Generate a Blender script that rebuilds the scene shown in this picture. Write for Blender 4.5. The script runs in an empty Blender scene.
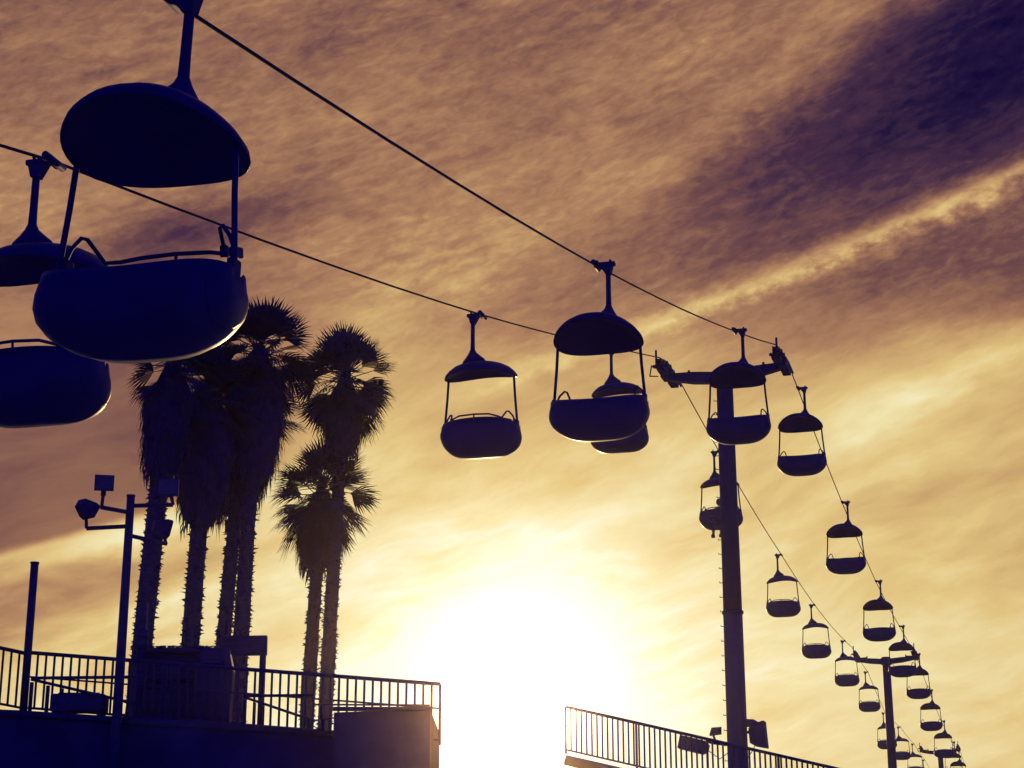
import bpy, bmesh, math, random
from mathutils import Vector, Matrix, Euler

# ------------------------------------------------------------------ camera, sky, sun, exposure
S = bpy.context.scene
COL = S.collection
EYE = 1.6
PITCH = 16.874
cam_d = bpy.data.cameras.new("camera")
cam = bpy.data.objects.new("camera", cam_d); COL.objects.link(cam)
cam.location = (0, 0, EYE)
cam.rotation_euler = (math.radians(90 + PITCH), 0, 0)
cam_d.sensor_width = 36.0
cam_d.lens = 36.0 * 1800 / 1024
cam_d.clip_start = 0.1
cam_d.clip_end = 5000
S.camera = cam

SUN_AZ, SUN_EL = 0.1, 7.07            # degrees, azimuth from +Y towards +X
sun_dir = Vector((math.sin(math.radians(SUN_AZ)) * math.cos(math.radians(SUN_EL)),
                  math.cos(math.radians(SUN_AZ)) * math.cos(math.radians(SUN_EL)),
                  math.sin(math.radians(SUN_EL))))
sd = bpy.data.lights.new("sun", 'SUN')
sd.energy = 4.0
sd.angle = math.radians(0.5)
sd.color = (1.0, 0.62, 0.27)
sun = bpy.data.objects.new("sun", sd); COL.objects.link(sun)
sun.rotation_euler = (-sun_dir).to_track_quat('-Z', 'Y').to_euler()

S.view_settings.view_transform = 'Standard'
S.view_settings.look = 'None'
S.view_settings.exposure = 0
S.view_settings.gamma = 1
S.view_settings.use_curve_mapping = False
S.render.engine = 'CYCLES'
S.cycles.max_bounces = 4
S.cycles.diffuse_bounces = 2
S.cycles.glossy_bounces = 2
S.cycles.transparent_max_bounces = 8
S.cycles.volume_bounces = 0
S.cycles.use_denoising = True
try:
    S.cycles.denoiser = 'OPENIMAGEDENOISE'
except Exception:
    pass

W = bpy.data.worlds.new("World"); S.world = W
W.use_nodes = True
NT = W.node_tree
NT.nodes.clear()
NL = NT.links


def s2l(c):
    return tuple(((v / 255) / 12.92 if v / 255 <= 0.04045 else ((v / 255 + 0.055) / 1.055) ** 2.4) for v in c)


class N:
    """a scalar socket with arithmetic"""
    def __init__(self, sock): self.s = sock
    def __add__(self, o): return mth('ADD', self, o)
    __radd__ = __add__
    def __sub__(self, o): return mth('SUBTRACT', self, o)
    def __rsub__(self, o): return mth('SUBTRACT', o, self)
    def __mul__(self, o): return mth('MULTIPLY', self, o)
    __rmul__ = __mul__
    def __truediv__(self, o): return mth('DIVIDE', self, o)


def mth(op, *a, clamp=False):
    n = NT.nodes.new('ShaderNodeMath'); n.operation = op; n.use_clamp = clamp
    for i, v in enumerate(a):
        if isinstance(v, N): NL.new(v.s, n.inputs[i])
        else: n.inputs[i].default_value = v
    return N(n.outputs[0])


def sstep(x, a, b):
    """0 at a, 1 at b, smooth between (a may exceed b)"""
    n = NT.nodes.new('ShaderNodeMapRange'); n.interpolation_type = 'SMOOTHSTEP'
    lo, hi, inv = (a, b, False) if a < b else (b, a, True)
    NL.new(x.s, n.inputs['Value'])
    n.inputs['From Min'].default_value = lo; n.inputs['From Max'].default_value = hi
    n.inputs['To Min'].default_value = 1.0 if inv else 0.0
    n.inputs['To Max'].default_value = 0.0 if inv else 1.0
    return N(n.outputs[0])


def gauss(x):
    return mth('EXPONENT', (x * x) * -1.0)


def noise(x, y, z=0.0, scale=1.0, detail=4.0, rough=0.55, dist=0.0):
    c = NT.nodes.new('ShaderNodeCombineXYZ')
    for i, v in enumerate((x, y, z)):
        if isinstance(v, N): NL.new(v.s, c.inputs[i])
        else: c.inputs[i].default_value = v
    n = NT.nodes.new('ShaderNodeTexNoise'); n.noise_dimensions = '3D'
    NL.new(c.outputs[0], n.inputs['Vector'])
    n.inputs['Scale'].default_value = scale
    n.inputs['Detail'].default_value = detail
    n.inputs['Roughness'].default_value = rough
    n.inputs['Distortion'].default_value = dist
    return N(n.outputs['Fac']) - 0.5


def build_sky():
    tc = NT.nodes.new('ShaderNodeTexCoord')
    sep = NT.nodes.new('ShaderNodeSeparateXYZ')
    NL.new(tc.outputs['Generated'], sep.inputs[0])
    dx, dy, dz = (N(sep.outputs[i]) for i in range(3))
    DEG = 180 / math.pi
    az = mth('ARCTAN2', dx, dy) * DEG                 # degrees from north (+Y), positive to the east
    el = mth('ARCSINE', mth('MINIMUM', mth('MAXIMUM', dz, -1.0), 1.0)) * DEG
    # angle to the sun
    dot = dx * sun_dir.x + dy * sun_dir.y + dz * sun_dir.z
    ang = mth('ARCCOSINE', mth('MINIMUM', dot, 0.999999)) * DEG

    # streak coordinates, combed up towards the east
    th = math.radians(17)
    lx = az * math.cos(th) + el * math.sin(th)
    ly = el * math.cos(th) - az * math.sin(th)
    wx = noise(az, el, 3.1, 0.12, 2) * 3.2
    wy = noise(az, el, 8.7, 0.12, 2) * 1.9
    wz = noise(az * 0.45, el * 0.6, 12.3, 1.0, 3, 0.5) * 1.5
    streak = noise((lx + wx) * 0.15, (ly + wy + wz * 0.5) * 0.52, 1.3, 1.0, 7, 0.56)
    streak2 = noise((lx + wx * 0.6) * 0.06, (ly + wy * 0.6) * 0.30, 5.3, 1.0, 4, 0.5)
    fine = noise((lx + wx + wz) * 0.55, (ly + wy + wz * 0.6) * 2.0, 2.2, 1.0, 6, 0.62)
    # mackerel ripples higher up
    th2 = math.radians(17)
    rx = az * math.cos(th2) + el * math.sin(th2)
    ry = el * math.cos(th2) - az * math.sin(th2)
    rip = noise((rx + wx * 0.5) * 1.25, (ry + wy * 0.5) * 3.3, 4.4, 1.0, 3, 0.5, 0.6)
    rip2 = noise((rx + wx * 0.5) * 2.8, (ry + wy * 0.5) * 7.0, 6.4, 1.0, 3, 0.55, 0.6)
    patch = noise((rx) * 0.22, (ry) * 0.5, 9.4, 1.0, 4, 0.6, 0.6)

    # base light by elevation
    T = sstep(el, 30.0, 4.0) * 0.30 + 0.47
    T = T - gauss((az + 16.0) / 6.5) * gauss((el - 8.5) / 3.5) * (0.13 - streak * 0.5)
    # sheet amplitude
    hi = sstep(el, 15.0, 21.0)
    T = T + streak * ((1.0 - hi) * 0.32 + 0.10) + streak2 * 0.28 + fine * ((1.0 - hi) * 0.07 + 0.05)
    T = T + hi * (rip * 0.20 + rip2 * 0.10 + patch * 0.25 - 0.03)

    # mackerel bands, broken into patches
    bmask = sstep(noise(rx * 0.30, ry * 0.45, 15.5, 1.0, 3, 0.5), -0.10, 0.16)
    wob = noise(rx * 0.75, ry * 1.1, 18.2, 1.0, 3, 0.55)
    bands = mth('SINE', ry * 12.5 + wob * 14.0)
    T = T + hi * bands * bmask * (rip2 * 0.8 + 0.5) * 0.045

    jag = noise(az * 0.5, el * 0.5, 7.7, 1.0, 6, 0.62) * 2.6
    # open dusky blue wedge in the upper right
    t_w = math.atan2(28.17 - 22.05, 14.21 - 3.35)
    cw, sw = math.cos(t_w), math.sin(t_w)
    al = (az - 3.35) * cw + (el - 22.05) * sw         # along the sheet's edge
    ac = (el - 22.05) * cw - (az - 3.35) * sw         # across it, positive above the edge
    acj = ac + jag * 0.55
    edge = sstep(acj, 1.1, -1.1)
    along = sstep(al, -1.5, 11.0)
    depth = sstep(acj, -9.5, -2.5)
    wedge = edge * depth * (along * 0.20 + sstep(al, -14.0, 1.0) * 0.13)
    wedge = wedge * (1.0 + patch * 1.0)
    corner = gauss((az - 18.0) / 4.2) * gauss((el - 25.0) / 2.6) * 0.09
    lowr = gauss((az - 17.5) / 5.5) * gauss((el - 19.6) / 1.7) * 0.17
    T = T - wedge - corner - lowr
    # the dusky bank at the far left, with a bright combed lower edge
    t_l = math.atan2(12.45 - 11.01, -11.93 + 16.11)
    cl, sl = math.cos(t_l), math.sin(t_l)
    acl = (el - 11.01) * cl - (az + 16.11) * sl
    acl = acl + (streak * 0.5 + jag * 0.08)
    bank = sstep(acl, -0.15, 0.28) * sstep(acl, 9.5, 3.0) * sstep(az, -4.0, -11.5)
    bank = bank * 0.52
    T = T * (1.0 - bank * 0.75) - bank * 0.10
    T = T - gauss((acl + 1.75 + streak2 * 1.5) / 0.5) * sstep(az, -7.0, -12.0) * 0.13 + gauss((acl + 0.45 + streak * 1.0) / 0.45) * sstep(az, -6.0, -12.0) * 0.09
    # blue slit between the bank and the sheet
    slit = gauss((el - 21.1 - (az + 11.5) * 0.30 + jag * 0.25) / 0.95) * gauss((az + 10.8) / 3.6)
    T = T - slit * 0.27
    # condensation trail
    t_c = math.atan2(22.86 - 16.67, 17.15 + 2.06)
    cc, sc = math.cos(t_c), math.sin(t_c)
    cal = (az + 2.06) * cc + (el - 16.67) * sc
    cac = (el - 16.67) * cc - (az + 2.06) * sc
    puff = noise(az * 1.2, el * 1.6, 2.5, 1.0, 5, 0.58)
    width = sstep(cal, 2.0, 20.0) * 0.10 + 0.33
    trail = gauss((cac + 0.15 + puff * 1.0) / width)
    trail = trail * sstep(cal, -2.0, 8.0) * (0.17 + sstep(cal, 4.0, 18.0) * 0.18) * (1.0 + puff * 1.5)
    T = T + trail
    # another bright band on the right, lower down
    t_b = math.radians(24)
    bac = (el - 16.0) * math.cos(t_b) - (az - 13.0) * math.sin(t_b)
    band = gauss((bac + jag * 0.35) / 0.8) * sstep(az, 5.0, 14.0) * 0.08
    T = T + band * (1.0 + streak * 3.0)
    # glow round the sun
    T = T + mth('EXPONENT', ang * -0.11) * 0.40 + mth('EXPONENT', ang * ang * -0.16) * 0.22

    ramp = NT.nodes.new('ShaderNodeValToRGB')
    cr = ramp.color_ramp
    stops = [(0.00, (7, 3, 50)), (0.12, (32, 20, 59)), (0.25, (70, 45, 69)), (0.38, (114, 76, 76)), (0.47, (146, 104, 84)),
             (0.57, (175, 130, 96)), (0.68, (204, 167, 112)), (0.79, (226, 197, 132)), (0.90, (240, 226, 172)), (1.0, (255, 250, 228))]
    while len(cr.elements) < len(stops): cr.elements.new(0.5)
    for e, (p, c) in zip(cr.elements, stops):
        e.position = p; e.color = (*s2l(c), 1)
    NL.new(T.s, ramp.inputs[0])

    nish = NT.nodes.new('ShaderNodeTexSky'); nish.sky_type = 'NISHITA'
    nish.sun_disc = False
    nish.sun_elevation = math.radians(SUN_EL)
    nish.sun_rotation = math.radians(SUN_AZ)
    nish.air_density = 1.0; nish.dust_density = 1.0; nish.ozone_density = 3.0
    # east: clear evening sky, deep blue
    mul = NT.nodes.new('ShaderNodeMix'); mul.data_type = 'RGBA'; mul.blend_type = 'MULTIPLY'
    mul.inputs[0].default_value = 1.0
    NL.new(nish.outputs[0], mul.inputs[6]); mul.inputs[7].default_value = (0.008, 0.008, 0.06, 1)
    add = NT.nodes.new('ShaderNodeMix'); add.data_type = 'RGBA'; add.blend_type = 'ADD'
    add.inputs[0].default_value = 1.0
    NL.new(mul.outputs[2], add.inputs[6]); add.inputs[7].default_value = (0.003, 0.003, 0.13, 1)

    west = sstep(dot, 0.55, 0.86)
    mix = NT.nodes.new('ShaderNodeMix'); mix.data_type = 'RGBA'
    NL.new(west.s, mix.inputs[0]); NL.new(add.outputs[2], mix.inputs[6]); NL.new(ramp.outputs[0], mix.inputs[7])
    bg = NT.nodes.new('ShaderNodeBackground')
    NL.new(mix.outputs[2], bg.inputs[0])
    stren = 1.0 + mth('EXPONENT', ang * ang * -0.35) * 4.0
    NL.new(stren.s, bg.inputs[1])
    out = NT.nodes.new('ShaderNodeOutputWorld')
    NL.new(bg.outputs[0], out.inputs[0])


build_sky()

# ------------------------------------------------------------------ helpers
U = Vector((0.28430795, 0.95873301, 0.0))     # along the ride, away from the station
V = Vector((0.95873301, -0.28430795, 0.0))    # across it
TOWER = Vector((7.0276, 44.7422, 0.0))        # foot of the right cable at the near tower
GAUGE = 3.03
HEAD = -math.atan2(U.x, U.y)


def ride(t, lat, z):
    return Vector((TOWER.x, TOWER.y, 0)) + U * t + V * lat + Vector((0, 0, z))


def material(name, base, rough=0.5, var=0.25, scale=6.0, metal=0.0, spec=0.3, bump=0.0, stretch=(1, 1, 1)):
    m = bpy.data.materials.new(name); m.use_nodes = True
    nt = m.node_tree; b = nt.nodes['Principled BSDF']
    b.inputs['Roughness'].default_value = rough
    b.inputs['Metallic'].default_value = metal
    b.inputs['Specular IOR Level'].default_value = spec
    tc = nt.nodes.new('ShaderNodeTexCoord'); mp = nt.nodes.new('ShaderNodeMapping')
    mp.inputs['Scale'].default_value = stretch
    nt.links.new(tc.outputs['Object'], mp.inputs[0])
    nz = nt.nodes.new('ShaderNodeTexNoise'); nz.inputs['Scale'].default_value = scale
    nz.inputs['Detail'].default_value = 5; nz.inputs['Roughness'].default_value = 0.6
    nt.links.new(mp.outputs[0], nz.inputs['Vector'])
    r = nt.nodes.new('ShaderNodeValToRGB')
    r.color_ramp.elements[0].position = 0.3; r.color_ramp.elements[1].position = 0.72
    r.color_ramp.elements[0].color = (*[c * (1 - var) for c in base], 1)
    r.color_ramp.elements[1].color = (*[min(1, c * (1 + var)) for c in base], 1)
    nt.links.new(nz.outputs['Fac'], r.inputs[0]); nt.links.new(r.outputs[0], b.inputs['Base Color'])
    if bump:
        bp = nt.nodes.new('ShaderNodeBump'); bp.inputs['Strength'].default_value = bump
        bp.inputs['Distance'].default_value = 0.02
        nt.links.new(nz.outputs['Fac'], bp.inputs['Height']); nt.links.new(bp.outputs[0], b.inputs['Normal'])
    return m


M = dict(
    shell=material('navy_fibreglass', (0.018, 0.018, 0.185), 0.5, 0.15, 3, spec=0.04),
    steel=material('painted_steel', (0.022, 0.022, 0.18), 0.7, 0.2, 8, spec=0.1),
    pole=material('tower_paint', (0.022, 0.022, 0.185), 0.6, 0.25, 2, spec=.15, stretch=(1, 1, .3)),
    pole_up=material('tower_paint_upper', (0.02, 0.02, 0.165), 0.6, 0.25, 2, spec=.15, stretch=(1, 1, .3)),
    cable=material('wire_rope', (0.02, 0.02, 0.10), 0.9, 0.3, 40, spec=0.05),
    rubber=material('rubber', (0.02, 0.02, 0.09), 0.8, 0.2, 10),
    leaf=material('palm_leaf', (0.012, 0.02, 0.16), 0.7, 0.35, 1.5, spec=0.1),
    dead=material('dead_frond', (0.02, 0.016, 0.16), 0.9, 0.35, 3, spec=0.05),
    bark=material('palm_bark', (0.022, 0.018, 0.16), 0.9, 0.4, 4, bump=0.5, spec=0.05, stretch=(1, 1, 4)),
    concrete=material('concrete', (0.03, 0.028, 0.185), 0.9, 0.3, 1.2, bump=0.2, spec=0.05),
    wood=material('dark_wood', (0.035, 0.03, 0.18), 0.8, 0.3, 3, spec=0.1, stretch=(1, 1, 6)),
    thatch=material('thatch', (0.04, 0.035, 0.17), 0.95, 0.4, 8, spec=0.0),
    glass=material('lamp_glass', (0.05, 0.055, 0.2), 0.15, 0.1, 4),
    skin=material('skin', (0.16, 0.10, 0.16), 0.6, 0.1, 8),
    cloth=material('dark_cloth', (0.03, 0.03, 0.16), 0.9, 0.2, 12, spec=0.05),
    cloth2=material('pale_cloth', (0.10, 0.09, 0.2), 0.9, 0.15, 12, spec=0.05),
    sand=material('sand', (0.40, 0.38, 0.44), 0.95, 0.15, 0.6, bump=0.3, spec=0.05),
)


class MB:
    def __init__(self): self.v = []; self.f = []; self.sm = []

    def add(self, verts, faces, smooth=True):
        o = len(self.v)
        self.v += [tuple(p) for p in verts]
        self.f += [tuple(i + o for i in f) for f in faces]
        self.sm += [smooth] * len(faces)

    def box(self, c, size, rot=None, taper=1.0):
        c = Vector(c); hx, hy, hz = (s / 2 for s in size)
        R = rot.to_matrix() if isinstance(rot, Euler) else (rot if rot is not None else Matrix.Identity(3))
        vs = []
        for z, k in ((-hz, 1), (hz, taper)):
            for x, y in ((-hx, -hy), (hx, -hy), (hx, hy), (-hx, hy)):
                vs.append(c + R @ Vector((x * k, y * k, z)))
        self.add(vs, [(3, 2, 1, 0), (4, 5, 6, 7), (0, 1, 5, 4), (1, 2, 6, 5), (2, 3, 7, 6), (3, 0, 4, 7)], False)

    def rbox(self, c, size, r=0.02, rot=None):
        """box with chamfered edges"""
        bm = bmesh.new(); bmesh.ops.create_cube(bm, size=1)
        for v in bm.verts: v.co = Vector((v.co.x * size[0], v.co.y * size[1], v.co.z * size[2]))
        bmesh.ops.bevel(bm, geom=bm.edges[:], offset=r, segments=2, affect='EDGES', profile=0.5)
        R = rot.to_matrix() if isinstance(rot, Euler) else (rot if rot is not None else Matrix.Identity(3))
        bm.verts.index_update()
        self.add([Vector(c) + R @ v.co for v in bm.verts], [[v.index for v in f.verts] for f in bm.faces], False)
        bm.free()

    def tube(self, pts, rad, n=8, caps=True):
        pts = [Vector(p) for p in pts]
        if not isinstance(rad, (list, tuple)): rad = [rad] * len(pts)
        up0 = None; vs = []
        for i, p in enumerate(pts):
            d = (pts[min(i + 1, len(pts) - 1)] - pts[max(i - 1, 0)]).normalized()
            if up0 is None:
                a = Vector((0, 0, 1)) if abs(d.z) < 0.9 else Vector((1, 0, 0))
                up0 = (a - d * a.dot(d)).normalized()
            else:
                up0 = (up0 - d * up0.dot(d)).normalized()
            sd_ = d.cross(up0)
            for k in range(n):
                t = 2 * math.pi * k / n
                vs.append(p + (up0 * math.cos(t) + sd_ * math.sin(t)) * rad[i])
        fs = []
        for i in range(len(pts) - 1):
            for k in range(n):
                a, b = i * n + k, i * n + (k + 1) % n
                fs.append((a, b, b + n, a + n))
        self.add(vs, fs)
        if caps:
            o = len(self.v) - len(vs)
            self.f += [tuple(o + k for k in range(n - 1, -1, -1)), tuple(o + (len(pts) - 1) * n + k for k in range(n))]
            self.sm += [False, False]

    def loft(self, rings, cap=True, smooth=True):
        n = len(rings[0]); vs = [p for r in rings for p in r]; fs = []
        for i in range(len(rings) - 1):
            for k in range(n):
                a, b = i * n + k, i * n + (k + 1) % n
                fs.append((a, b, b + n, a + n))
        if cap:
            fs.append(tuple(range(n - 1, -1, -1))); fs.append(tuple((len(rings) - 1) * n + k for k in range(n)))
        self.add(vs, fs, smooth)

    def build(self, name, mat, parent=None, loc=None):
        me = bpy.data.meshes.new(name)
        me.from_pydata(self.v, [], self.f)
        me.polygons.foreach_set('use_smooth', self.sm)
        me.validate(); me.update()
        if any(self.sm):
            bm = bmesh.new(); bm.from_mesh(me)
            bmesh.ops.recalc_face_normals(bm, faces=bm.faces[:])
            bm.to_mesh(me); bm.free()
        me.materials.append(mat)
        o = bpy.data.objects.new(name, me); COL.objects.link(o)
        if parent: o.parent = parent
        if loc is not None: o.location = loc
        return o


def tag(o, label=None, cat=None, group=None, kind=None):
    for k, v in (('label', label), ('category', cat), ('group', group), ('kind', kind)):
        if v: o[k] = v
    return o


def empty(name, loc, rz=0.0):
    o = bpy.data.objects.new(name, None); COL.objects.link(o)
    o.location = loc; o.rotation_euler = (0, 0, rz); o.empty_display_size = 0.3
    return o


def copy_tree(o, parent=None):
    c = o.copy(); COL.objects.link(c)
    if parent: c.parent = parent
    for ch in list(o.children): copy_tree(ch, c)
    return c


# ------------------------------------------------------------------ setting
g = MB(); g.box((0, 45, -0.5), (320, 310, 1.0))
tag(g.build('ground', M['sand']), kind='structure')

# haze added for lens bloom round the sun: one even box around everything
hz = MB(); hz.box((0, 45, 10.4), (322, 312, 24.8))
hm = bpy.data.materials.new('bloom_haze'); hm.use_nodes = True
hn = hm.node_tree; hn.nodes.clear()
pv = hn.nodes.new('ShaderNodeVolumePrincipled'); ho = hn.nodes.new('ShaderNodeOutputMaterial')
pv.inputs['Color'].default_value = (1.0, 0.82, 0.66, 1)
pv.inputs['Density'].default_value = 0.00019
pv.inputs['Anisotropy'].default_value = 0.989
hn.links.new(pv.outputs[0], ho.inputs['Volume'])
tag(hz.build('haze', hm), 'thin haze added for the lens bloom round the low sun', kind='stuff')


# ------------------------------------------------------------------ sky ride chairs
def make_chair():
    root = empty('ride_chair', (0, 0, 0))
    # hanger arm with its grip on the cable (cable is 0.17 m to the local left)
    m = MB()
    m.tube([(0, 0, -0.03), (0, 0, -0.45), (0, 0, -0.60), (0, 0, -0.66), (-.01, 0, -0.73), (-.02, 0, -0.80), (-.03, 0, -0.87)], [0.034, 0.036, 0.040, 0.065, 0.12, 0.185, 0.22], 14)
    hanger = m.build('hanger', M['steel'], root)
    m = MB()
    m.rbox((-0.02, 0, 0.0), (0.24, 0.10, 0.055), 0.015)
    m.loft([[(x, y * (0.05), z) for x, y, z in ((-0.11, 1, -0.02), (0.07, 1, -0.02), (0.035, 1, -0.15), (-0.035, 1, -0.15))],
            [(x, y * (-0.05), z) for x, y, z in ((-0.11, 1, -0.02), (0.07, 1, -0.02), (0.035, 1, -0.15), (-0.035, 1, -0.15))]], smooth=False)
    m.rbox((-0.15, 0, 0.0), (0.07, 0.26, 0.06), 0.015)
    m.tube([(-0.17, -0.17, -0.005), (-0.17, 0.17, -0.005)], 0.035, 8)
    m.tube([(0.02, 0.02, 0.02), (0.03, 0.02, 0.07)], 0.018, 6)
    m.build('grip', M['steel'], hanger)
    # canopy: tilted dish with drooping sides, centred under the cable
    OX = -0.15
    m = MB()
    A, B, nseg = 0.615, 0.55, 44
    tilt = math.radians(9)

    def cpt(r, t, dz):
        y = B * r * math.sin(t)
        x = A * r * math.copysign(abs(math.cos(t)) ** 0.9, math.cos(t))
        z = dz - 0.10 * (x / A) ** 2 * min(1, r * 1.2)
        return (x + OX * min(1, max(0, (r - .08) / .3)), y * math.cos(tilt), -0.985 + z - y * math.sin(tilt))
    prof = [(0.06, 0.175), (0.10, 0.17), (0.16, 0.16), (0.26, 0.152), (0.42, 0.140), (0.60, 0.122), (0.78, 0.095), (0.91, 0.048),
            (0.985, 0.0), (1.0, -0.035), (0.985, -0.05), (0.93, -0.035), (0.7, 0.02), (0.4, 0.06), (0.1, 0.075)]
    m.loft([[cpt(r, 2 * math.pi * k / nseg, dz) for k in range(nseg)] for r, dz in prof])
    m.build('canopy', M['shell'], root)
    for s in (-1, 1):
        m = MB()
        m.tube([(OX + s * 0.565, 0.0, -1.08), (OX + s * 0.585, 0.0, -1.45), (OX + s * 0.618, 0, -1.86), (OX + s * 0.622, 0, -2.08)], 0.021, 8)
        m.rbox((OX + s * 0.62, 0.0, -1.96), (0.055, 0.11, 0.15), 0.012)
        m.build('side_rod', M['steel'], root)
    # seat tub: a rounded bucket open at the top, with a front apron above the leg gap
    m = MB()
    Zb = -2.47
    H = 0.52
    seat = [(-.33, .52), (-.37, .44), (-.385, .32), (-.37, .18), (-.30, .07), (-.17, .015), (.02, .0), (.17, .01), (.28, .07), (.355, .16), (.395, .30),
            (.375, .43), (.33, .53), (.29, .53), (.335, .43), (.35, .31), (.30, .20), (.15, .17), (0, .165), (-.18, .17), (-.27, .24), (-.30, .36), (-.285, .52)]
    side = [(-.33, .52), (-.37, .44), (-.385, .32), (-.37, .18), (-.30, .07), (-.17, .015), (.02, .0), (.17, .01), (.28, .07), (.355, .16), (.395, .30),
            (.375, .43), (.33, .51), (.15, .475), (0, .47), (-.15, .475), (-.285, .52)]

    def ring(prof, x, arch=0.0):
        a = min(1.0, abs(x) / 0.665)
        out = []
        for y, z in prof:
            e = (max(0.0, 1 - a ** 4.2)) ** 0.5              # plan shape: rounded ends
            yy = y * (0.16 + 0.84 * e)
            front = min(1, max(0, (y + .1) / .35))
            eb = 1 - (max(0.0, 1 - a ** (4.6 - 1.7 * front))) ** 0.62   # the belly rises to the sides
            zz = z + eb * max(0, (.42 - z)) * (0.80 + 0.12 * front)
            top = max(0, (z - .40) / .12)
            zz += top * (arch * (1 - a * a) if y > 0.2 else -0.045 * (1 - a * a) if y < -.2 else 0)
            flare = 1.0 + 0.045 * math.sin(min(1, max(0, (zz - .05) / .40)) * math.pi) - 0.02
            out.append((OX + x * flare, yy, Zb + zz))
        return out
    xs = [.60 * math.sin(math.pi / 2 * (-1 + 2 * i / 20)) for i in range(21)]
    m.loft([ring(seat, x, 0.06) for x in xs])
    for s in (-1, 1):
        m.loft([ring(side, s * x, 0.06) for x in (.575, .60, .62, .64, .652, .660, .664)])
    m.build('seat_tub', M['shell'], root)
    # lap bar
    m = MB()
    zt = -1.945
    bar = [(-.615, 0.03, zt), (-.56, .06, zt + .13), (-.50, .09, zt + .20), (-.47, .11, zt + .19), (-.43, .25, zt + .05), (-.37, .34, zt + .06), (-.25, .40, zt + .085), (0, .41, zt + .095),
           (.25, .40, zt + .085), (.37, .34, zt + .06), (.43, .25, zt + .05), (.47, .11, zt + .19), (.50, .09, zt + .20), (.56, .06, zt + .13), (.615, .03, zt)]
    m.tube([(x + OX, y, z) for x, y, z in bar], 0.015, 7)
    m.tube([(OX, .41, zt + .095), (OX, .395, zt + .02), (OX, .35, zt - .02)], 0.013, 6)
    for s in (-1, 1):
        m.rbox((OX + s * 0.60, 0.06, zt + 0.02), (0.05, 0.12, 0.07), 0.012)
    m.rbox((OX + .43, .24, zt + .06), (0.05, 0.05, 0.08), 0.012)
    m.build('lap_bar', M['steel'], root)
    return root


# measured hanging points: metres along the ride from the near tower, height of the cable grip
# (metres along the ride from the near tower, metres across it, height of the grip)
RIGHT = [(-35.42, 0.99, 7.45), (-22.35, 0.67, 10.33), (-8.79, 0.37, 13.78), (3.12, 0.17, 15.95), (15.86, -0.1, 15.58), (29.5, -0.31, 15.32),
         (43.94, -0.56, 15.72), (57.07, -0.76, 16.22), (68.23, -0.89, 15.6), (81.72, -1.02, 15.16), (94.32, -1.1, 14.95), (101.54, -1.14, 14.94)]
LEFT = [(-31.65, -2.45, 8.28), (-17.56, -2.81, 11.51), (-6.36, -3.06, 14.43), (9.06, -3.44, 15.88), (25.21, -3.88, 15.78), (38.13, -4.24, 15.96),
        (54.25, -4.63, 16.69), (69.23, -4.92, 16.98), (82.29, -5.11, 15.89), (95.92, -5.24, 16.33), (110.65, -5.35, 16.44), (123.76, -5.43, 16.25)]


R_LAB = ['largest chair, at the upper left, its whole canopy seen from below',
         'chair seen from behind hanging centrally above the skyline, with open sky on both sides',
         'chair overlapping the near tower top, canopy in front of its cross arm',
         'first chair past the near tower on the right-hand descending cable',
         'second chair past the near tower on the right-hand descending cable',
         'third chair past the near tower on the right-hand descending cable',
         'chair hanging just behind the right end of the second tower cross arm',
         'chair just beyond the second tower, right below its right cable end',
         'second chair beyond the second tower on the right-hand cable',
         'third chair beyond the second tower, just above the farthest tower on its right',
         'tiny chair overlapping the right end of the farthest tower cross arm',
         'tiniest chair at the far end of the right-hand cable, past the farthest tower']
L_LAB = ['large chair cut off by the left edge of the photo, partly behind the nearest chair',
         'chair seen from the front hanging alone between palm crowns and the central chair',
         'chair mostly hidden behind the central chair, its seat showing lower right of it',
         'chair half hidden behind the near tower pole, carrying two riders',
         'first empty chair right of the near tower pole on the left-hand cable',
         'second empty chair right of the near tower pole on the left-hand cable',
         'chair hanging just before the left end of the second tower cross arm',
         'chair just past the second tower cross arm, left of its pole',
         'small chair partly hidden by the left side of the second tower pole',
         'small chair peeking out at the right of the second tower pole',
         'tiny chair just below the left end of the farthest tower cross arm',
         'tiniest chair on the left-hand cable, at the bottom edge under the farthest tower']
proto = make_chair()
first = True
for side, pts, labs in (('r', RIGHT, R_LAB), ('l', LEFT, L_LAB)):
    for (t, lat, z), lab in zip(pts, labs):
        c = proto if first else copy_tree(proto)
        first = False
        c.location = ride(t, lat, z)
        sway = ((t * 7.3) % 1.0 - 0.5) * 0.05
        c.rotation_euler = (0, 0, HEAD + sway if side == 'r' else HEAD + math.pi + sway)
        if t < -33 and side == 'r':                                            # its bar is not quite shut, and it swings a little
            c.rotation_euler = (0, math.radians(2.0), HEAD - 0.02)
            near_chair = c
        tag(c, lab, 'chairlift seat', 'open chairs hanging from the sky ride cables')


bar = [ch for ch in near_chair.children if ch.name.startswith('lap_bar')][0]
piv = Matrix.Translation((0, 0.03, -1.945))
bar.matrix_local = Matrix.Translation((0, 0, 0.10)) @ piv @ Matrix.Rotation(math.radians(14), 4, 'X') @ piv.inverted()


# ------------------------------------------------------------------ cables
def cable(pts, off, lab, extra):
    ks = sorted([(t, l + off, z - 0.005) for t, l, z in pts] + extra)
    out = []
    for a, b in zip(ks, ks[1:]):
        n = 6
        for i in range(n):
            q = i / n
            t, l, z = (a[k] + (b[k] - a[k]) * q for k in range(3))
            out.append(ride(t, l, z - 0.0003 * (b[0] - a[0]) ** 2 * 4 * q * (1 - q)))
    out.append(ride(*ks[-1]))
    m = MB(); m.tube(out, 0.0155, 7)
    o = m.build('haul_cable', M['cable'])
    tag(o, lab, 'cable', 'haul cables of the sky ride')


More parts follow.
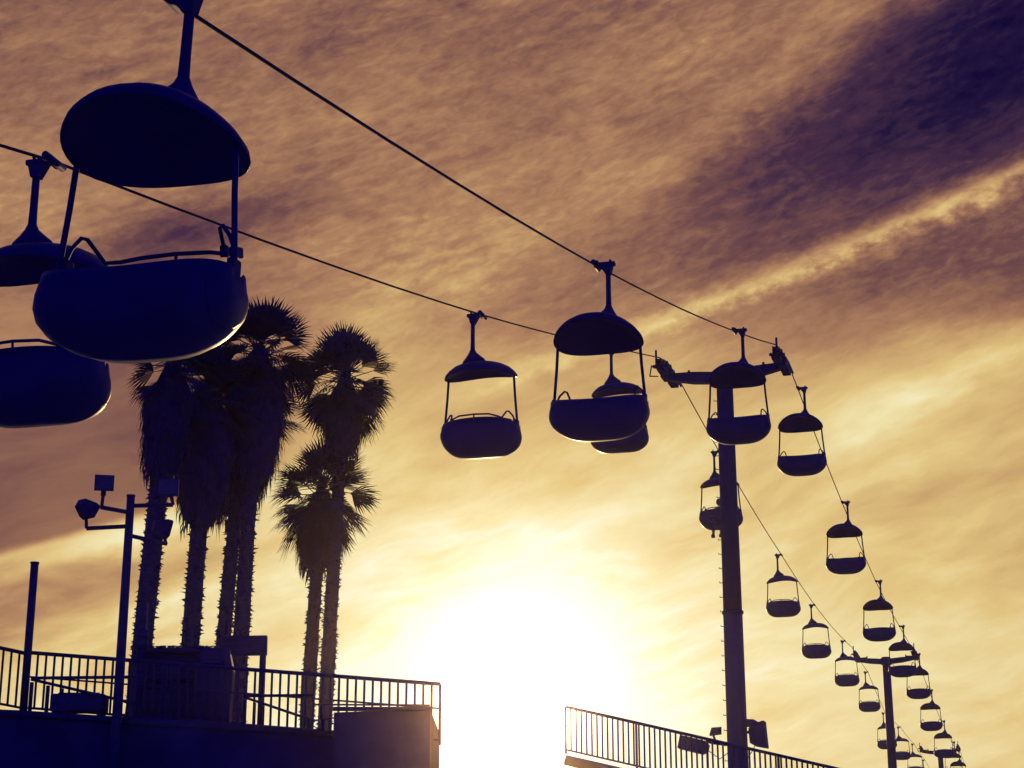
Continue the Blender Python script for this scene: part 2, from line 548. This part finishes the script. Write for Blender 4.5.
cable(RIGHT, -0.17, 'taut cable from the top left over the right ends of the tower arms',
      [(-70, 1.55, 1.2), (-45, 1.0, 5.3), (-1.15, 0.03, 15.88), (0.0, 0.0, 16.1), (1.2, 0.0, 16.12), (55.3, -0.92, 16.2), (111.3, -1.6, 16.2), (130, -1.8, 15.2)])
cable(LEFT, 0.17, 'taut cable from the left edge over the left ends of the tower arms',
      [(-62, -1.8, 1.8), (-40, -2.15, 6.2), (-1.2, -3.0, 15.80), (0.0, -3.03, 16.05), (1.3, -3.02, 16.02), (56.2, -4.32, 16.62), (135, -5.3, 15.8)])


# ------------------------------------------------------------------ towers
def flood(parent, at, aim, w, h, d, stem_from):
    """a floodlight head on a swivel stem; aim = heading in degrees, with a dip"""
    m = MB()
    R = Euler((math.radians(aim[1]), 0, math.radians(aim[0]))).to_matrix()
    c = Vector(at)
    fr = [(-w / 2, d / 2, -h / 2), (w / 2, d / 2, -h / 2), (w / 2, d / 2, h / 2), (-w / 2, d / 2, h / 2)]
    bk = [(x * 0.62, -d / 2, z * 0.6) for x, y, z in fr]
    md = [(x, d * 0.18, z) for x, y, z in fr]
    m.loft([[c + R @ Vector(p) for p in q] for q in (bk, md, fr)], smooth=False)
    m.tube([stem_from, (Vector(stem_from) + c) / 2], 0.03, 8)
    m.tube([(Vector(stem_from) + c) / 2, c], 0.045, 8)
    o = m.build('floodlight', M['steel'], parent)
    m = MB(); m.rbox(c + R @ Vector((0, d / 2 + 0.006, 0)), (w * 0.9, 0.01, h * 0.88), 0.003, R)
    m.build('lens', M['glass'], o)
    return o


def sheaves(parent, x, zc, slope0, slope1, side):
    """a train of wheels under the cable: local y runs along the ride"""
    m = MB()
    L = 1.25
    pts = [(-L, zc - 0.15 + slope0 * -L), (-0.45, zc - 0.13 + slope0 * -0.3), (0.45, zc - 0.13 + slope1 * 0.3), (L, zc - 0.15 + slope1 * L)]
    for off in (-0.10, 0.10):
        m.tube([(x + off, y, z - 0.09) for y, z in pts], 0.05, 6)
    m.rbox((x, 0, zc - 0.36), (0.30, 0.5, 0.26), 0.03)
    m.rbox((x + side * -0.02, -0.75, zc - 0.30 + slope0 * -.75), (0.22, 0.5, 0.14), 0.02)
    m.rbox((x, 0.75, zc - 0.32 + slope1 * .75), (0.22, 0.5, 0.16), 0.02)
    # cable catcher, upright horn and hoop
    m.tube([(x + side * 0.16, -L, zc - 0.2 + slope0 * -L), (x + side * 0.24, -L * 0.9, zc - 0.45 + slope0 * -L), (x + side * 0.2, -0.3, zc - 0.48)], 0.018, 6)
    m.tube([(x + side * 0.05, -L * 0.95, zc - 0.2 + slope0 * -L), (x + side * 0.05, -L * 0.95, zc + 0.22 + slope0 * -L)], 0.028, 6)
    m.tube([(x - side * 0.1, 0.3, zc - 0.3), (x - side * 0.55, 0.3, zc - 0.28)], 0.035, 6)
    m.tube([(x - side * 0.52, 0.3, zc - 0.5), (x - side * 0.52, 0.3, zc - 0.2)], 0.035, 6)
    o = m.build('sheave_beam', M['steel'], parent)
    for k, y in enumerate((-1.08, -0.66, -0.22, 0.22, 0.66, 1.08)):
        sl = slope0 if y < 0 else slope1
        zz = zc - 0.15 + sl * y - 0.008
        m = MB()
        m.tube([(x - 0.06, y, zz), (x - 0.02, y, zz), (x + 0.02, y, zz), (x + 0.06, y, zz)], [0.16, 0.135, 0.135, 0.16], 18)
        m.build('sheave_wheel', M['rubber'], o)
    return o


def make_tower(t, lat, gauge, zr, zl, lab, lights=False, slopes=((0.21, -0.02), (0.21, -0.06)), r0=0.255, r1=0.215):
    base = ride(t, lat, 0)
    root = empty('lift_tower', base, HEAD)
    ztop = min(zr, zl) - 0.48
    split = 9.3 if lights else ztop * 0.6
    m = MB(); m.tube([(0, 0, 0), (0, 0, 0.02), (0, 0, split)], [r0 + .02, r0 + .02, r0 * .96], 20)
    m.tube([(0, 0, 0), (0, 0, 0.06)], 0.55, 20)
    m.tube([(0, 0, split - 0.06), (0, 0, split + 0.0)], r0 * .96 + 0.03, 20)
    m.build('pole', M['pole'], root)
    m = MB(); m.tube([(0, 0, split), (0, 0, ztop + 0.1)], [r0 * .94, r1], 20)
    m.tube([(0, 0, ztop + 0.1), (0, 0, ztop + 0.14)], [r1 + 0.03, r1 + 0.02], 20)
    m.build('upper_pole', M['pole_up'], root)
    m = MB()
    g2 = gauge / 2
    for s, z in ((-1, zl), (1, zr)):
        zc = z - 0.45
        ring0 = [(0, a, ztop - 0.10 + b) for a, b in ((-.14, -.15), (.14, -.15), (.14, .13), (-.14, .13))]
        ring1 = [(s * g2 * 0.55, a, (ztop + zc) / 2 - .05 + b) for a, b in ((-.13, -.14), (.13, -.14), (.13, .14), (-.13, .14))]
        ring2 = [(s * (g2 - 0.05), a, zc + b) for a, b in ((-.10, -.09), (.10, -.09), (.10, .09), (-.10, .09))]
        m.loft([ring0, ring1, ring2], smooth=False)
    m.rbox((0, 0, ztop - 0.1), (0.56, 0.46, 0.34), 0.03)
    m.build('cross_arm', M['pole_up'], root)
    sheaves(root, g2, zr, *slopes[0], 1)
    sheaves(root, -g2, zl, *slopes[1], -1)
    # climbing pegs up the left side of the near pole
    if lights:
        m = MB()
        m.tube([(0, 0, 0), (-0.08, 0, 0), (-0.08, 0, 0.04)], 0.011, 5)
        p0 = None
        for k in range(33):
            z = 3.0 + k * 0.37
            p = m.build('climbing_peg', M['steel'], root) if p0 is None else p0.copy()
            if p0 is not None: COL.objects.link(p)
            p0 = p0 or p
            p.location = (-(r0 + (r1 - r0) * z / ztop) + 0.01, -0.06, z)
    tag(root, lab, 'ride tower', 'towers carrying the sky ride cables')
    return root


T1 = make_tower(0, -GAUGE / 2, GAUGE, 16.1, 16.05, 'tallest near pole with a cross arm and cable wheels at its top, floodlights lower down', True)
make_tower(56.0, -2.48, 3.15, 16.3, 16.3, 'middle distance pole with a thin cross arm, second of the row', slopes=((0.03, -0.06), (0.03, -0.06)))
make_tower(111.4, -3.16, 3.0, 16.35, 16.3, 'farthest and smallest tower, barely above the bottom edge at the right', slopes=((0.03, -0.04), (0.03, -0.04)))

# floodlights low on the near tower
m = MB(); m.tube([(-0.2, -0.1, 5.98), (-0.55, -0.25, 6.02), (-0.72, -0.3, 6.06)], 0.04, 8)
m.tube([(-0.2, -0.1, 5.8), (-0.4, -0.3, 5.62), (-0.7, -0.35, 5.85)], 0.012, 5)
m.tube([(-0.5, -0.22, 6.03), (-0.55, -0.24, 6.2)], 0.03, 6)
arm_l = m.build('floodlight_arm', M['steel'], T1)
m = MB()
Rf = Euler((0, math.radians(14), math.radians(8)))
m.loft([[Vector((-1.05, -0.32, 5.97)) + Rf.to_matrix() @ Vector((x, y, z)) for y, z in ((-.18 * k, -.16 * k), (.18 * k, -.16 * k), (.18 * k, .16 * k), (-.18 * k, .16 * k))]
        for x, k in ((-.36, .92), (-.30, 1.0), (.28, 1.0), (.40, .55))], smooth=False)
m.build('floodlight', M['steel'], T1)
m = MB(); m.loft([[Vector((-0.52, -0.24, 6.30)) + Vector((x, y, z)) for x, z in ((-.15 * k, -.10 * k), (.15 * k, -.07 * k), (.16 * k, .12 * k), (-.08 * k, .11 * k))] for y, k in ((-.12, .7), (.12, 1.0))], smooth=False)
m.build('floodlight', M['steel'], T1)
m = MB(); m.tube([(0.2, -0.1, 6.5), (0.42, -0.15, 6.48), (0.55, -0.17, 6.40)], 0.10, 8)
m.tube([(0.2, -0.1, 6.28), (0.5, -0.17, 6.24)], 0.035, 6)
m.tube([(0.22, -0.1, 5.6), (0.42, -0.16, 5.85), (0.5, -0.17, 6.05)], 0.012, 5)
m.build('floodlight_arm', M['steel'], T1)
m = MB(); m.loft([[Vector((0.56, -0.18, 6.18)) + Euler((0, math.radians(-4), 0)).to_matrix() @ Vector((x, y, z)) for y, z in ((-.2 * k, -.32 * k), (.2 * k, -.32 * k), (.2 * k, .32 * k), (-.2 * k, .32 * k))]
                   for x, k in ((-.22, .55), (-.10, .8), (.14, 1.0), (.19, 1.0))], smooth=False)
m.build('floodlight', M['steel'], T1)


# ------------------------------------------------------------------ raised deck, ramp and railings
def railing(p0, p1, h, spacing, lab, posts=3, mid=None, foot=0.0, rb=0.021):
    p0, p1 = Vector(p0), Vector(p1)
    root = empty('railing', p0)
    d = p1 - p0; L = math.hypot(d.x, d.y)
    m = MB(); m.tube([(0, 0, h), (d.x, d.y, d.z + h)], 0.034, 8); m.build('top_rail', M['steel'], root)
    m = MB(); m.tube([(0, 0, 0.09), (d.x, d.y, d.z + 0.09)], 0.022, 8); m.build('bottom_rail', M['steel'], root)
    if mid:
        m = MB(); m.tube([(0, 0, h * mid), (d.x, d.y, d.z + h * mid)], 0.016, 6); m.build('middle_rail', M['steel'], root)
    n = int(L / spacing)
    b0 = None
    for i in range(1, n):
        q = i / n
        if b0 is None:
            m = MB(); m.tube([(0, 0, 0.075), (0, 0, h)], rb, 6)
            b0 = b = m.build('baluster', M['steel'], root)
        else:
            b = b0.copy(); COL.objects.link(b)
        b.location = d * q
    for i in range(posts):
        q = i / (posts - 1)
        m = MB(); m.rbox((0, 0, h / 2 - foot / 2), (0.05, 0.05, h + foot), 0.006)
        m.build('post', M['steel'], root).location = d * q
    tag(root, lab, 'railing', 'balustrade railings along the raised walkway')
    return root


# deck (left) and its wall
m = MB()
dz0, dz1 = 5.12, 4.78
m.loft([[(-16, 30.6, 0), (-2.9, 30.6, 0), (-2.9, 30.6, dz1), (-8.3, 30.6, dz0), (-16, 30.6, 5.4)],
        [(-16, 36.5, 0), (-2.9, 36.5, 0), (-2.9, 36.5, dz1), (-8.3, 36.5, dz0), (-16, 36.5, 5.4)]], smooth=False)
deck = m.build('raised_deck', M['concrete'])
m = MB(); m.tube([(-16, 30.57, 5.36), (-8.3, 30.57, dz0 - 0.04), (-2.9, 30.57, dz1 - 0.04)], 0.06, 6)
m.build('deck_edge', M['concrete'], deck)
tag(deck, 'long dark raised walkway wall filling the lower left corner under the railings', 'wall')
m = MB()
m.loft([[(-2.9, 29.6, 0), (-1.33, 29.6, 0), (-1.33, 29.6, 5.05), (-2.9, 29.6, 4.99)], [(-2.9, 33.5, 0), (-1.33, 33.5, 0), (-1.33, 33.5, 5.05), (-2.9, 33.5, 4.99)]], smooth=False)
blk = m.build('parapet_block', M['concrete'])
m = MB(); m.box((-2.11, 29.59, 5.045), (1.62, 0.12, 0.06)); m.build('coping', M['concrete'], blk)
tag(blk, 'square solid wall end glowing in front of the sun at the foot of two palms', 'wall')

railing((-9.54 - 1.5, 31.0 - 2.2, 5.50), (-8.34, 31.0, 5.13), 1.02, 0.145, 'short railing at the left edge of the photo, turning the corner', posts=2)
railing((-8.30, 31.0, 5.14), (-1.23, 31.0, 4.60), 1.03, 0.143, 'long level railing behind the palm trunks, running up to the sun', posts=4, mid=0.60)
railing((1.15, 39.0, 5.19), (7.18, 39.0, 3.82), 1.0, 0.110, 'railing sloping down to the right across the foot of the near tower', posts=5)
m = MB()
m.loft([[(1.15, y, 5.17), (7.18, y, 3.80), (7.18, y, 3.72), (1.15, y, 5.10)] for y in (38.95, 40.6)], smooth=False)
ramp = m.build('walkway_ramp', M['steel'])
for x in (2.6, 4.6, 6.6):
    z = 5.2 - (x - .75) * 0.227
    m = MB(); m.tube([(x, 39.8, 0), (x, 39.8, z)], 0.05, 10); m.build('support_column', M['concrete'], ramp)
tag(ramp, 'thin sloping ramp slab under the railing at the right of the sun', 'ramp')

# stair handrails in front of the deck railing
root = empty('stair_handrail', (-8.3, 30.75, 5.1))
m = MB(); m.tube([(0.12, 0, 0.60), (2.05, 0, 0.62)], 0.028, 8); m.build('upper_rail', M['steel'], root)
m = MB(); m.tube([(0.12, 0, 0.58), (1.0, 0, 0.38), (2.05, 0, 0.14)], 0.026, 8); m.build('sloping_rail', M['steel'], root)
for x in (0.14, 0.42, 0.66, 1.9):
    m = MB(); m.tube([(x, 0, -0.2), (x, 0, 0.56 - x * 0.21)], 0.035, 8); m.build('post', M['steel'], root)
tag(root, 'pair of stair handrails crossing in front of the left railing', 'handrail', 'stair handrails beside the deck')
root2 = copy_tree(root)
root2.location = (-4.62, 30.78, 4.86); root2.scale = (0.62, 1, 0.9)
tag(root2, 'short stair handrails just left of the two thin palm trunks', 'handrail', 'stair handrails beside the deck')
root3 = copy_tree(root)
root3.location = (-1.25, 30.3, 4.86); root3.scale = (-1.0, 1, 0.55)
tag(root3, 'stair handrails rising to the sun on top of the wall end', 'handrail', 'stair handrails beside the deck')

m = MB(); m.tube([(0, 0, 0), (0, 0, 2.62)], 0.07, 12); m.tube([(0, 0, 2.62), (0, 0, 2.65)], 0.08, 12)
tag(m.build('steel_post', M['steel'], loc=(-8.31, 30.9, 5.08)), 'plain leaning upright post at the corner of the left railing', 'post')

# floodlight mast
root = empty('floodlight_mast', (-6.60, 30.4, 0))
m = MB(); m.tube([(0, 0, 0), (0, 0, 5.4), (0, 0, 8.78)], [0.10, 0.085, 0.070], 14); m.tube([(0, 0, 8.78), (0, 0, 8.81)], 0.078, 14)
m.build('pole', M['steel'], root)
arms = [((0, 0, 8.26), (-0.72, -0.05, 8.21)), ((0, 0, 8.50), (-0.32, -0.75, 8.42)), ((0, 0, 8.62), (0.72, 0.1, 8.66)), ((0, 0, 8.10), (0.5, 0.8, 8.12))]
heads = [((-0.74, -0.10, 8.56), (-40, -28), .31, .25, .30), ((-0.29, -0.78, 8.82), (190, -4), .32, .26, .28),
         ((0.64, 0.1, 8.95), (180, -2), .36, .30, .30), ((0.40, 0.8, 8.40), (-70, -12), .34, .30, .30)]
for (a, b), (at_, aim, w, h, d) in zip(arms, heads):
    m = MB(); m.tube([a, b], 0.038, 8); m.build('arm', M['steel'], root)
    flood(root, at_, aim, w, h, d, b)
tag(root, 'floodlight mast with four lamps on short arms beside the leftmost palm', 'light pole')

# dark clutter on the deck between the lamp mast and the palms
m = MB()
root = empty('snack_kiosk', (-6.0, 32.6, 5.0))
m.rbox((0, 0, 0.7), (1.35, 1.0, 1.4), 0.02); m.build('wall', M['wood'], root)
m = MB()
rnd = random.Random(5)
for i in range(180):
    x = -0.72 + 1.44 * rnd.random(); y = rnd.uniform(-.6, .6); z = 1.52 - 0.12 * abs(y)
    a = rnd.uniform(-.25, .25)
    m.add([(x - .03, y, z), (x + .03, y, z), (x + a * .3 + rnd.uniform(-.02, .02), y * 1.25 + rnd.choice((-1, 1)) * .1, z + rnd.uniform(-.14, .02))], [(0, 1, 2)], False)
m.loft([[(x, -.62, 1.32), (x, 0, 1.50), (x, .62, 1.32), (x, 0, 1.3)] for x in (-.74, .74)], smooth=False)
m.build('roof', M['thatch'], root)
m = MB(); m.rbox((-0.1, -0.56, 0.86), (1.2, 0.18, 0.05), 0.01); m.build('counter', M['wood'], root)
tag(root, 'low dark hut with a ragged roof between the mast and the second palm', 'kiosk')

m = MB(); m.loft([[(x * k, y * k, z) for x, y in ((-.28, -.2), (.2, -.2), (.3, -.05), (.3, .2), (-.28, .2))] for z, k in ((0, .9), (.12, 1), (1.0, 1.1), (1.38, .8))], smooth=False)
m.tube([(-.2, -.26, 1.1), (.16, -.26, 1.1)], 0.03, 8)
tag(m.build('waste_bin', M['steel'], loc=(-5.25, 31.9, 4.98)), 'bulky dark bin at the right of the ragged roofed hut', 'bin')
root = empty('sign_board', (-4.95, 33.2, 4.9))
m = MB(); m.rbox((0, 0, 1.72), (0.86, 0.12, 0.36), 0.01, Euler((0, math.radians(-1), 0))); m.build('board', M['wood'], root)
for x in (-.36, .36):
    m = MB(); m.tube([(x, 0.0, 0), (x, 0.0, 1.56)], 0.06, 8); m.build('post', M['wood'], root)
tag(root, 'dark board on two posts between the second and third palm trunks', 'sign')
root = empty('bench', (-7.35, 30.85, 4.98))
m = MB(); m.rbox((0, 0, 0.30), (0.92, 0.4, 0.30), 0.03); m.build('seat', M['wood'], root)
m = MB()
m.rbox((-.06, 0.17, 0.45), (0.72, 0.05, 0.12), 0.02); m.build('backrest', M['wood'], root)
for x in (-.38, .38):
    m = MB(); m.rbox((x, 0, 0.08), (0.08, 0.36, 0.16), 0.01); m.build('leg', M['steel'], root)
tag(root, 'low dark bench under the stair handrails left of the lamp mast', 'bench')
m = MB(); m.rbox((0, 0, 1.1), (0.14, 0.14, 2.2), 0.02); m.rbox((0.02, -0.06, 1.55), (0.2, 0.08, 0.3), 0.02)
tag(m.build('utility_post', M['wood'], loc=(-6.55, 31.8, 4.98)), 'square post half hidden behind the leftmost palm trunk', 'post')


# ------------------------------------------------------------------ palms
def make_palm(seed, base, top, lab, r_trunk, skirt_len, skirt_r, R, nfr=44, dangling=0, low=0.52):
    rnd = random.Random(seed)
    base, top = Vector(base), Vector(top)
    d = top - base
    k = (0 - base.z) / d.z
    foot = base + d * k * 0.6; foot.z = 0
    root = empty('fan_palm', foot)
    base, top = base - foot, top - foot
    pts = []
    n = 46
    for i in range(n + 1):
        q = i / n
        z = top.z * q
        # quadratic through foot, measured base and top
        q1 = base.z / top.z
        bez = lambda a, c: a * q * (1 - q) / (q1 * (1 - q1)) + c * q
        bx = base.x - top.x * q1; by = base.y - top.y * q1
        pts.append(Vector((bez(bx, top.x), bez(by, top.y), z)))
    rad = [r_trunk * (1.22 - 0.35 * (i / n)) * (1 + rnd.uniform(-.04, .04)) + (0.12 if i < 2 else 0) for i in range(n + 1)]
    m = MB(); m.tube(pts, rad, 14)
    sk0 = top.z - skirt_len

    def axis(z):
        q = max(0, min(0.9999, z / top.z)) * n; i = int(q)
        return pts[i].lerp(pts[i + 1], q - i), rad[i]
    # broken leaf bases up the trunk
    z = 3.0
    while z < sk0 + 0.6:
        c, r = axis(z)
        for j in range(4):
            a = rnd.uniform(0, 2 * math.pi)
            o = Vector((math.cos(a), math.sin(a), 0)); s_ = Vector((-o.y, o.x, 0))
            L = rnd.uniform(.05, .13) * (1.6 if rnd.random() < .08 else 1); w = rnd.uniform(.03, .06)
            p = c + o * r * 0.93
            up = rnd.uniform(-.05, .12)
            tip = p + o * L + Vector((0, 0, up))
            m.add([p - s_ * w, p + s_ * w, p + Vector((0, 0, w * 1.6)), tip], [(0, 1, 3), (1, 2, 3), (2, 0, 3)], False)
        z += 0.055
    m.build('trunk', M['bark'], root)
    # skirt of dead fronds
    m = MB()
    rings = []
    ns = 16
    for i in range(ns + 1):
        q = i / ns
        c, r = axis(sk0 + skirt_len * q)
        prof = skirt_r * (low + (1 - low) * math.sin(min(1, q * 1.5 + 0.10) * math.pi / 2)) * (1 - max(0, q - .62) * 2.2)
        rings.append([c + Vector((math.cos(2 * math.pi * j / 16), math.sin(2 * math.pi * j / 16), 0)) * prof * 0.82 * (1 + rnd.uniform(-.09, .09)) + Vector((0, 0, rnd.uniform(-.06, .06))) for j in range(16)])
    m.loft(rings)
    for i in range(1500):
        q = rnd.random() ** 0.8
        c, r = axis(sk0 + skirt_len * q)
        prof = skirt_r * (low + (1 - low) * math.sin(min(1, q * 1.5 + 0.10) * math.pi / 2)) * (1 - max(0, q - .62) * 2.2)
        a = rnd.uniform(0, 2 * math.pi); o = Vector((math.cos(a), math.sin(a), 0)); s_ = Vector((-o.y, o.x, 0))
        L = rnd.uniform(.35, .8); w = rnd.uniform(.02, .045)
        p = c + o * prof * rnd.uniform(.66, .88)
        tip = p + o * rnd.uniform(-.02, .16) + Vector((0, 0, -L)) + s_ * rnd.uniform(-.1, .1)
        mid = p.lerp(tip, .5) + o * rnd.uniform(.02, .08)
        m.add([p, mid - s_ * w, mid + s_ * w, tip], [(0, 1, 2), (1, 3, 2)], False)
    m.build('dead_frond_skirt', M['dead'], root)
    # living crown of fan leaves
    m = MB()
    c0 = top.copy()

    def fan(org, dirv, pet, Lf, spread, droop, nseg, mt):
        dirv = dirv.normalized()
        s_ = dirv.cross(Vector((0, 0, 1)))
        if s_.length < .05: s_ = Vector((1, 0, 0))
        s_.normalize()
        nrm = s_.cross(dirv).normalized()
        roll = rnd.uniform(-.7, .7)
        s_, nrm = s_ * math.cos(roll) + nrm * math.sin(roll), nrm * math.cos(roll) - s_ * math.sin(roll)
        sag = Vector((0, 0, -1)) * pet * 0.10
        hub = org + dirv * pet + sag
        w = 0.022
        mt.add([org - s_ * w, org + s_ * w, hub + s_ * w * .6, hub - s_ * w * .6], [(0, 1, 2, 3)], False)
        mt.add([org - nrm * w, org + nrm * w, hub + nrm * w * .6, hub - nrm * w * .6], [(0, 1, 2, 3)], False)
        for i in range(nseg):
            a = (i / (nseg - 1) - .5) * 2 * spread
            dd = dirv * math.cos(a) + s_ * math.sin(a)
            L = Lf * (0.70 + 0.30 * math.cos(a * 0.8)) * rnd.uniform(.88, 1.08)
            side = (s_ * math.cos(a) - dirv * math.sin(a))
            wd = L * spread / nseg * 0.80
            j = L * 0.52
            pm = hub + dd * j + Vector((0, 0, -droop * .20 * L)) + nrm * (0.03 if i % 2 else -.03)
            pe = hub + dd * L + Vector((0, 0, -droop * L * rnd.uniform(.5, 1.15))) + side * rnd.uniform(-.04, .04)
            pq = hub + dd * L * .80 + Vector((0, 0, -droop * .50 * L))
            mt.add([hub, pm - side * wd, pm + side * wd, pq - side * wd * .42, pq + side * wd * .42, pe],
                   [(0, 1, 2), (1, 3, 4, 2), (3, 5, 4)], False)
    for i in range(nfr):
        q = (i + .5) / nfr
        elv = math.radians(84 - 132 * q ** 0.9 + rnd.uniform(-13, 13))
        a = i * 2.39996 + rnd.uniform(-.25, .25)
        dirv = Vector((math.cos(a) * math.cos(elv), math.sin(a) * math.cos(elv), math.sin(elv)))
        pet = R * rnd.uniform(.34, .58) * (0.80 if elv > 1.1 else 1)
        fan(c0 + Vector((0, 0, rnd.uniform(-.45, .05))), dirv, pet, R * rnd.uniform(.50, .62), rnd.uniform(.85, 1.15), 0.06 + 0.26 * max(0, 1 - math.degrees(elv) / 60) * rnd.uniform(.5, 1.1), 20, m)
    # a few dying leaves folding down round the skirt
    for i in range(9 + dangling):
        a = rnd.uniform(0, 2 * math.pi) if i < 9 else math.pi + rnd.uniform(-.7, .7)
        elv = math.radians(rnd.uniform(-68, -42))
        dirv = Vector((math.cos(a) * math.cos(elv), math.sin(a) * math.cos(elv), math.sin(elv)))
        fan(c0 + Vector((0, 0, -.4)), dirv, R * rnd.uniform(.45, .6), R * .42, 0.7, .5, 14, m)
    m.build('crown', M['leaf'], root)
    tag(root, lab, 'palm tree', 'tall fan palms behind the walkway')
    return root


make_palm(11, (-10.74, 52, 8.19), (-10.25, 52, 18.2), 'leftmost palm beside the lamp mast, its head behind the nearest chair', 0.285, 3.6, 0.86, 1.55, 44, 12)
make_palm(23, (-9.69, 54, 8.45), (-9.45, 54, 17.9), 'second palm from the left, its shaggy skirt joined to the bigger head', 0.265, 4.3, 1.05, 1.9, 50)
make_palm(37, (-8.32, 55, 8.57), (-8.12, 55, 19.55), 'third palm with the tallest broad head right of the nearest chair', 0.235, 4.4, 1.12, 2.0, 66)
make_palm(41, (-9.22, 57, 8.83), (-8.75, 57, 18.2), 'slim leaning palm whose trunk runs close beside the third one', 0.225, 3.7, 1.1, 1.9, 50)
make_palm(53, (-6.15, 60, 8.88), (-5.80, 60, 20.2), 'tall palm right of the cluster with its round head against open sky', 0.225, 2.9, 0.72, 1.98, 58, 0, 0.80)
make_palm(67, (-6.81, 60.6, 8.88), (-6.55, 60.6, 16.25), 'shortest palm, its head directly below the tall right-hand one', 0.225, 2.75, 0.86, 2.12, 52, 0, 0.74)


# ------------------------------------------------------------------ the two riders behind the near tower pole
def make_person(loc, rz, lab, shirt, seed):
    """seated figure; local +y is forward, origin on the seat"""
    V_ = [(0, 0, .10), (0, -.03, .28), (0, -.04, .46), (0, -.03, .57), (0, -.01, .64),
          (-.10, .04, .07), (-.115, .44, .10), (-.12, .50, -.34), (-.12, .62, -.37),
          (.10, .04, .07), (.115, .44, .10), (.12, .50, -.34), (.12, .62, -.37),
          (-.19, -.03, .53), (-.25, .06, .28), (-.20, .30, .26), (-.18, .38, .28),
          (.19, -.03, .53), (.25, .06, .28), (.20, .30, .26), (.18, .38, .28)]
    E_ = [(0, 1), (1, 2), (2, 3), (3, 4), (0, 5), (5, 6), (6, 7), (7, 8), (0, 9), (9, 10), (10, 11), (11, 12), (3, 13), (13, 14), (14, 15), (15, 16), (3, 17), (17, 18), (18, 19), (19, 20)]
    rad = [.15, .14, .15, .10, .055, .095, .065, .042, .035, .095, .065, .042, .035, .065, .045, .033, .035, .065, .045, .033, .035]
    me = bpy.data.meshes.new('person'); me.from_pydata(V_, E_, []); me.update()
    o = bpy.data.objects.new('person', me); COL.objects.link(o)
    sk = o.modifiers.new('skin', 'SKIN')
    for i, r in enumerate(rad): me.skin_vertices[0].data[i].radius = (r, r)
    me.skin_vertices[0].data[0].use_root = True
    ss = o.modifiers.new('sub', 'SUBSURF'); ss.levels = ss.render_levels = 2
    me.materials.append(M['skin'])
    o.location = loc; o.rotation_euler = (0, 0, rz)
    dg = bpy.context.evaluated_depsgraph_get()
    ev = o.evaluated_get(dg)
    nm = bpy.data.meshes.new_from_object(ev)
    o.modifiers.clear(); o.data = nm
    # join the head, ears, nose and fingers to the body mesh
    bm = bmesh.new(); bm.from_mesh(nm)

    def ball(c, s, u=14, v=10):
        r = bmesh.ops.create_uvsphere(bm, u_segments=u, v_segments=v, radius=1)
        for x in r['verts']: x.co = Vector((x.co.x * s[0] + c[0], x.co.y * s[1] + c[1], x.co.z * s[2] + c[2]))
    ball((0, .02, .775), (.078, .098, .118))
    ball((0, .115, .765), (.014, .022, .022), 8, 6)
    for s in (-1, 1):
        ball((s * .08, .01, .77), (.014, .022, .032), 8, 6)
        ball((s * .03, .105, .79), (.012, .01, .008), 8, 6)
        for k in range(4): ball((s * .18 + (k - 1.5) * .02, .41, .275 - abs(k - 1.5) * .004), (.009, .035, .012), 6, 5)
        ball((s * .135, .37, .285), (.011, .028, .012), 6, 5)
    ball((0, .112, .735), (.022, .008, .006), 8, 5)
    for f in bm.faces: f.smooth = True
    bm.to_mesh(nm); bm.free()
    # hair
    m = MB()
    m.loft([[(math.cos(t) * .088 * k, -.005 + math.sin(t) * .105 * k - (.0 if math.sin(t) < .3 else .02), z) for t in [2 * math.pi * j / 14 for j in range(14)]]
            for z, k in ((.72, .80), (.76, .98), (.82, 1.03), (.87, .85), (.905, .35))])
    m.build('hair', M['cloth'], o)
    # shirt and trousers hug the body
    m = MB()
    m.loft([[(math.cos(t) * a, -.03 + math.sin(t) * b, z) for t in [2 * math.pi * j / 16 for j in range(16)]] for z, a, b in ((.06, .185, .165), (.25, .175, .15), (.45, .205, .155), (.56, .15, .115), (.60, .075, .075))])
    m.build('shirt', shirt, o)
    m = MB()
    for s in (-1, 1):
        m.tube([(s * .09, -.05, .08), (s * .11, .2, .09), (s * .117, .42, .095), (s * .12, .48, .03), (s * .12, .50, -.20)], [.10, .088, .075, .07, .055], 12)
    m.build('trousers', M['cloth'], o)
    m = MB()
    for s in (-1, 1):
        m.loft([[Vector((s * .12, .565, -.385)) + Vector((x * .048 * k, y, z * .048 * k)) for x, z in ((-1, -1), (1, -1), (1, .5), (.4, 1), (-.4, 1), (-1, .5))] for y, k in ((-.10, .9), (-.04, 1.15), (.06, 1.0), (.13, .6))])
    m.build('shoes', M['rubber'], o)
    tag(o, lab, 'person', 'riders on the sky ride')
    return o


t, lat0, z = LEFT[3]
for off, lab, sh in ((0.11, 'rider on the chair at the near tower, legs dangling left of the pole', M['cloth2']),
                     (0.48, 'rider hidden by the near tower pole, beside the one with dangling legs', M['cloth'])):
    p = ride(t, lat0 + off, z - 2.40) - U * 0.02
    make_person(p, HEAD + math.pi, lab, sh, 1)
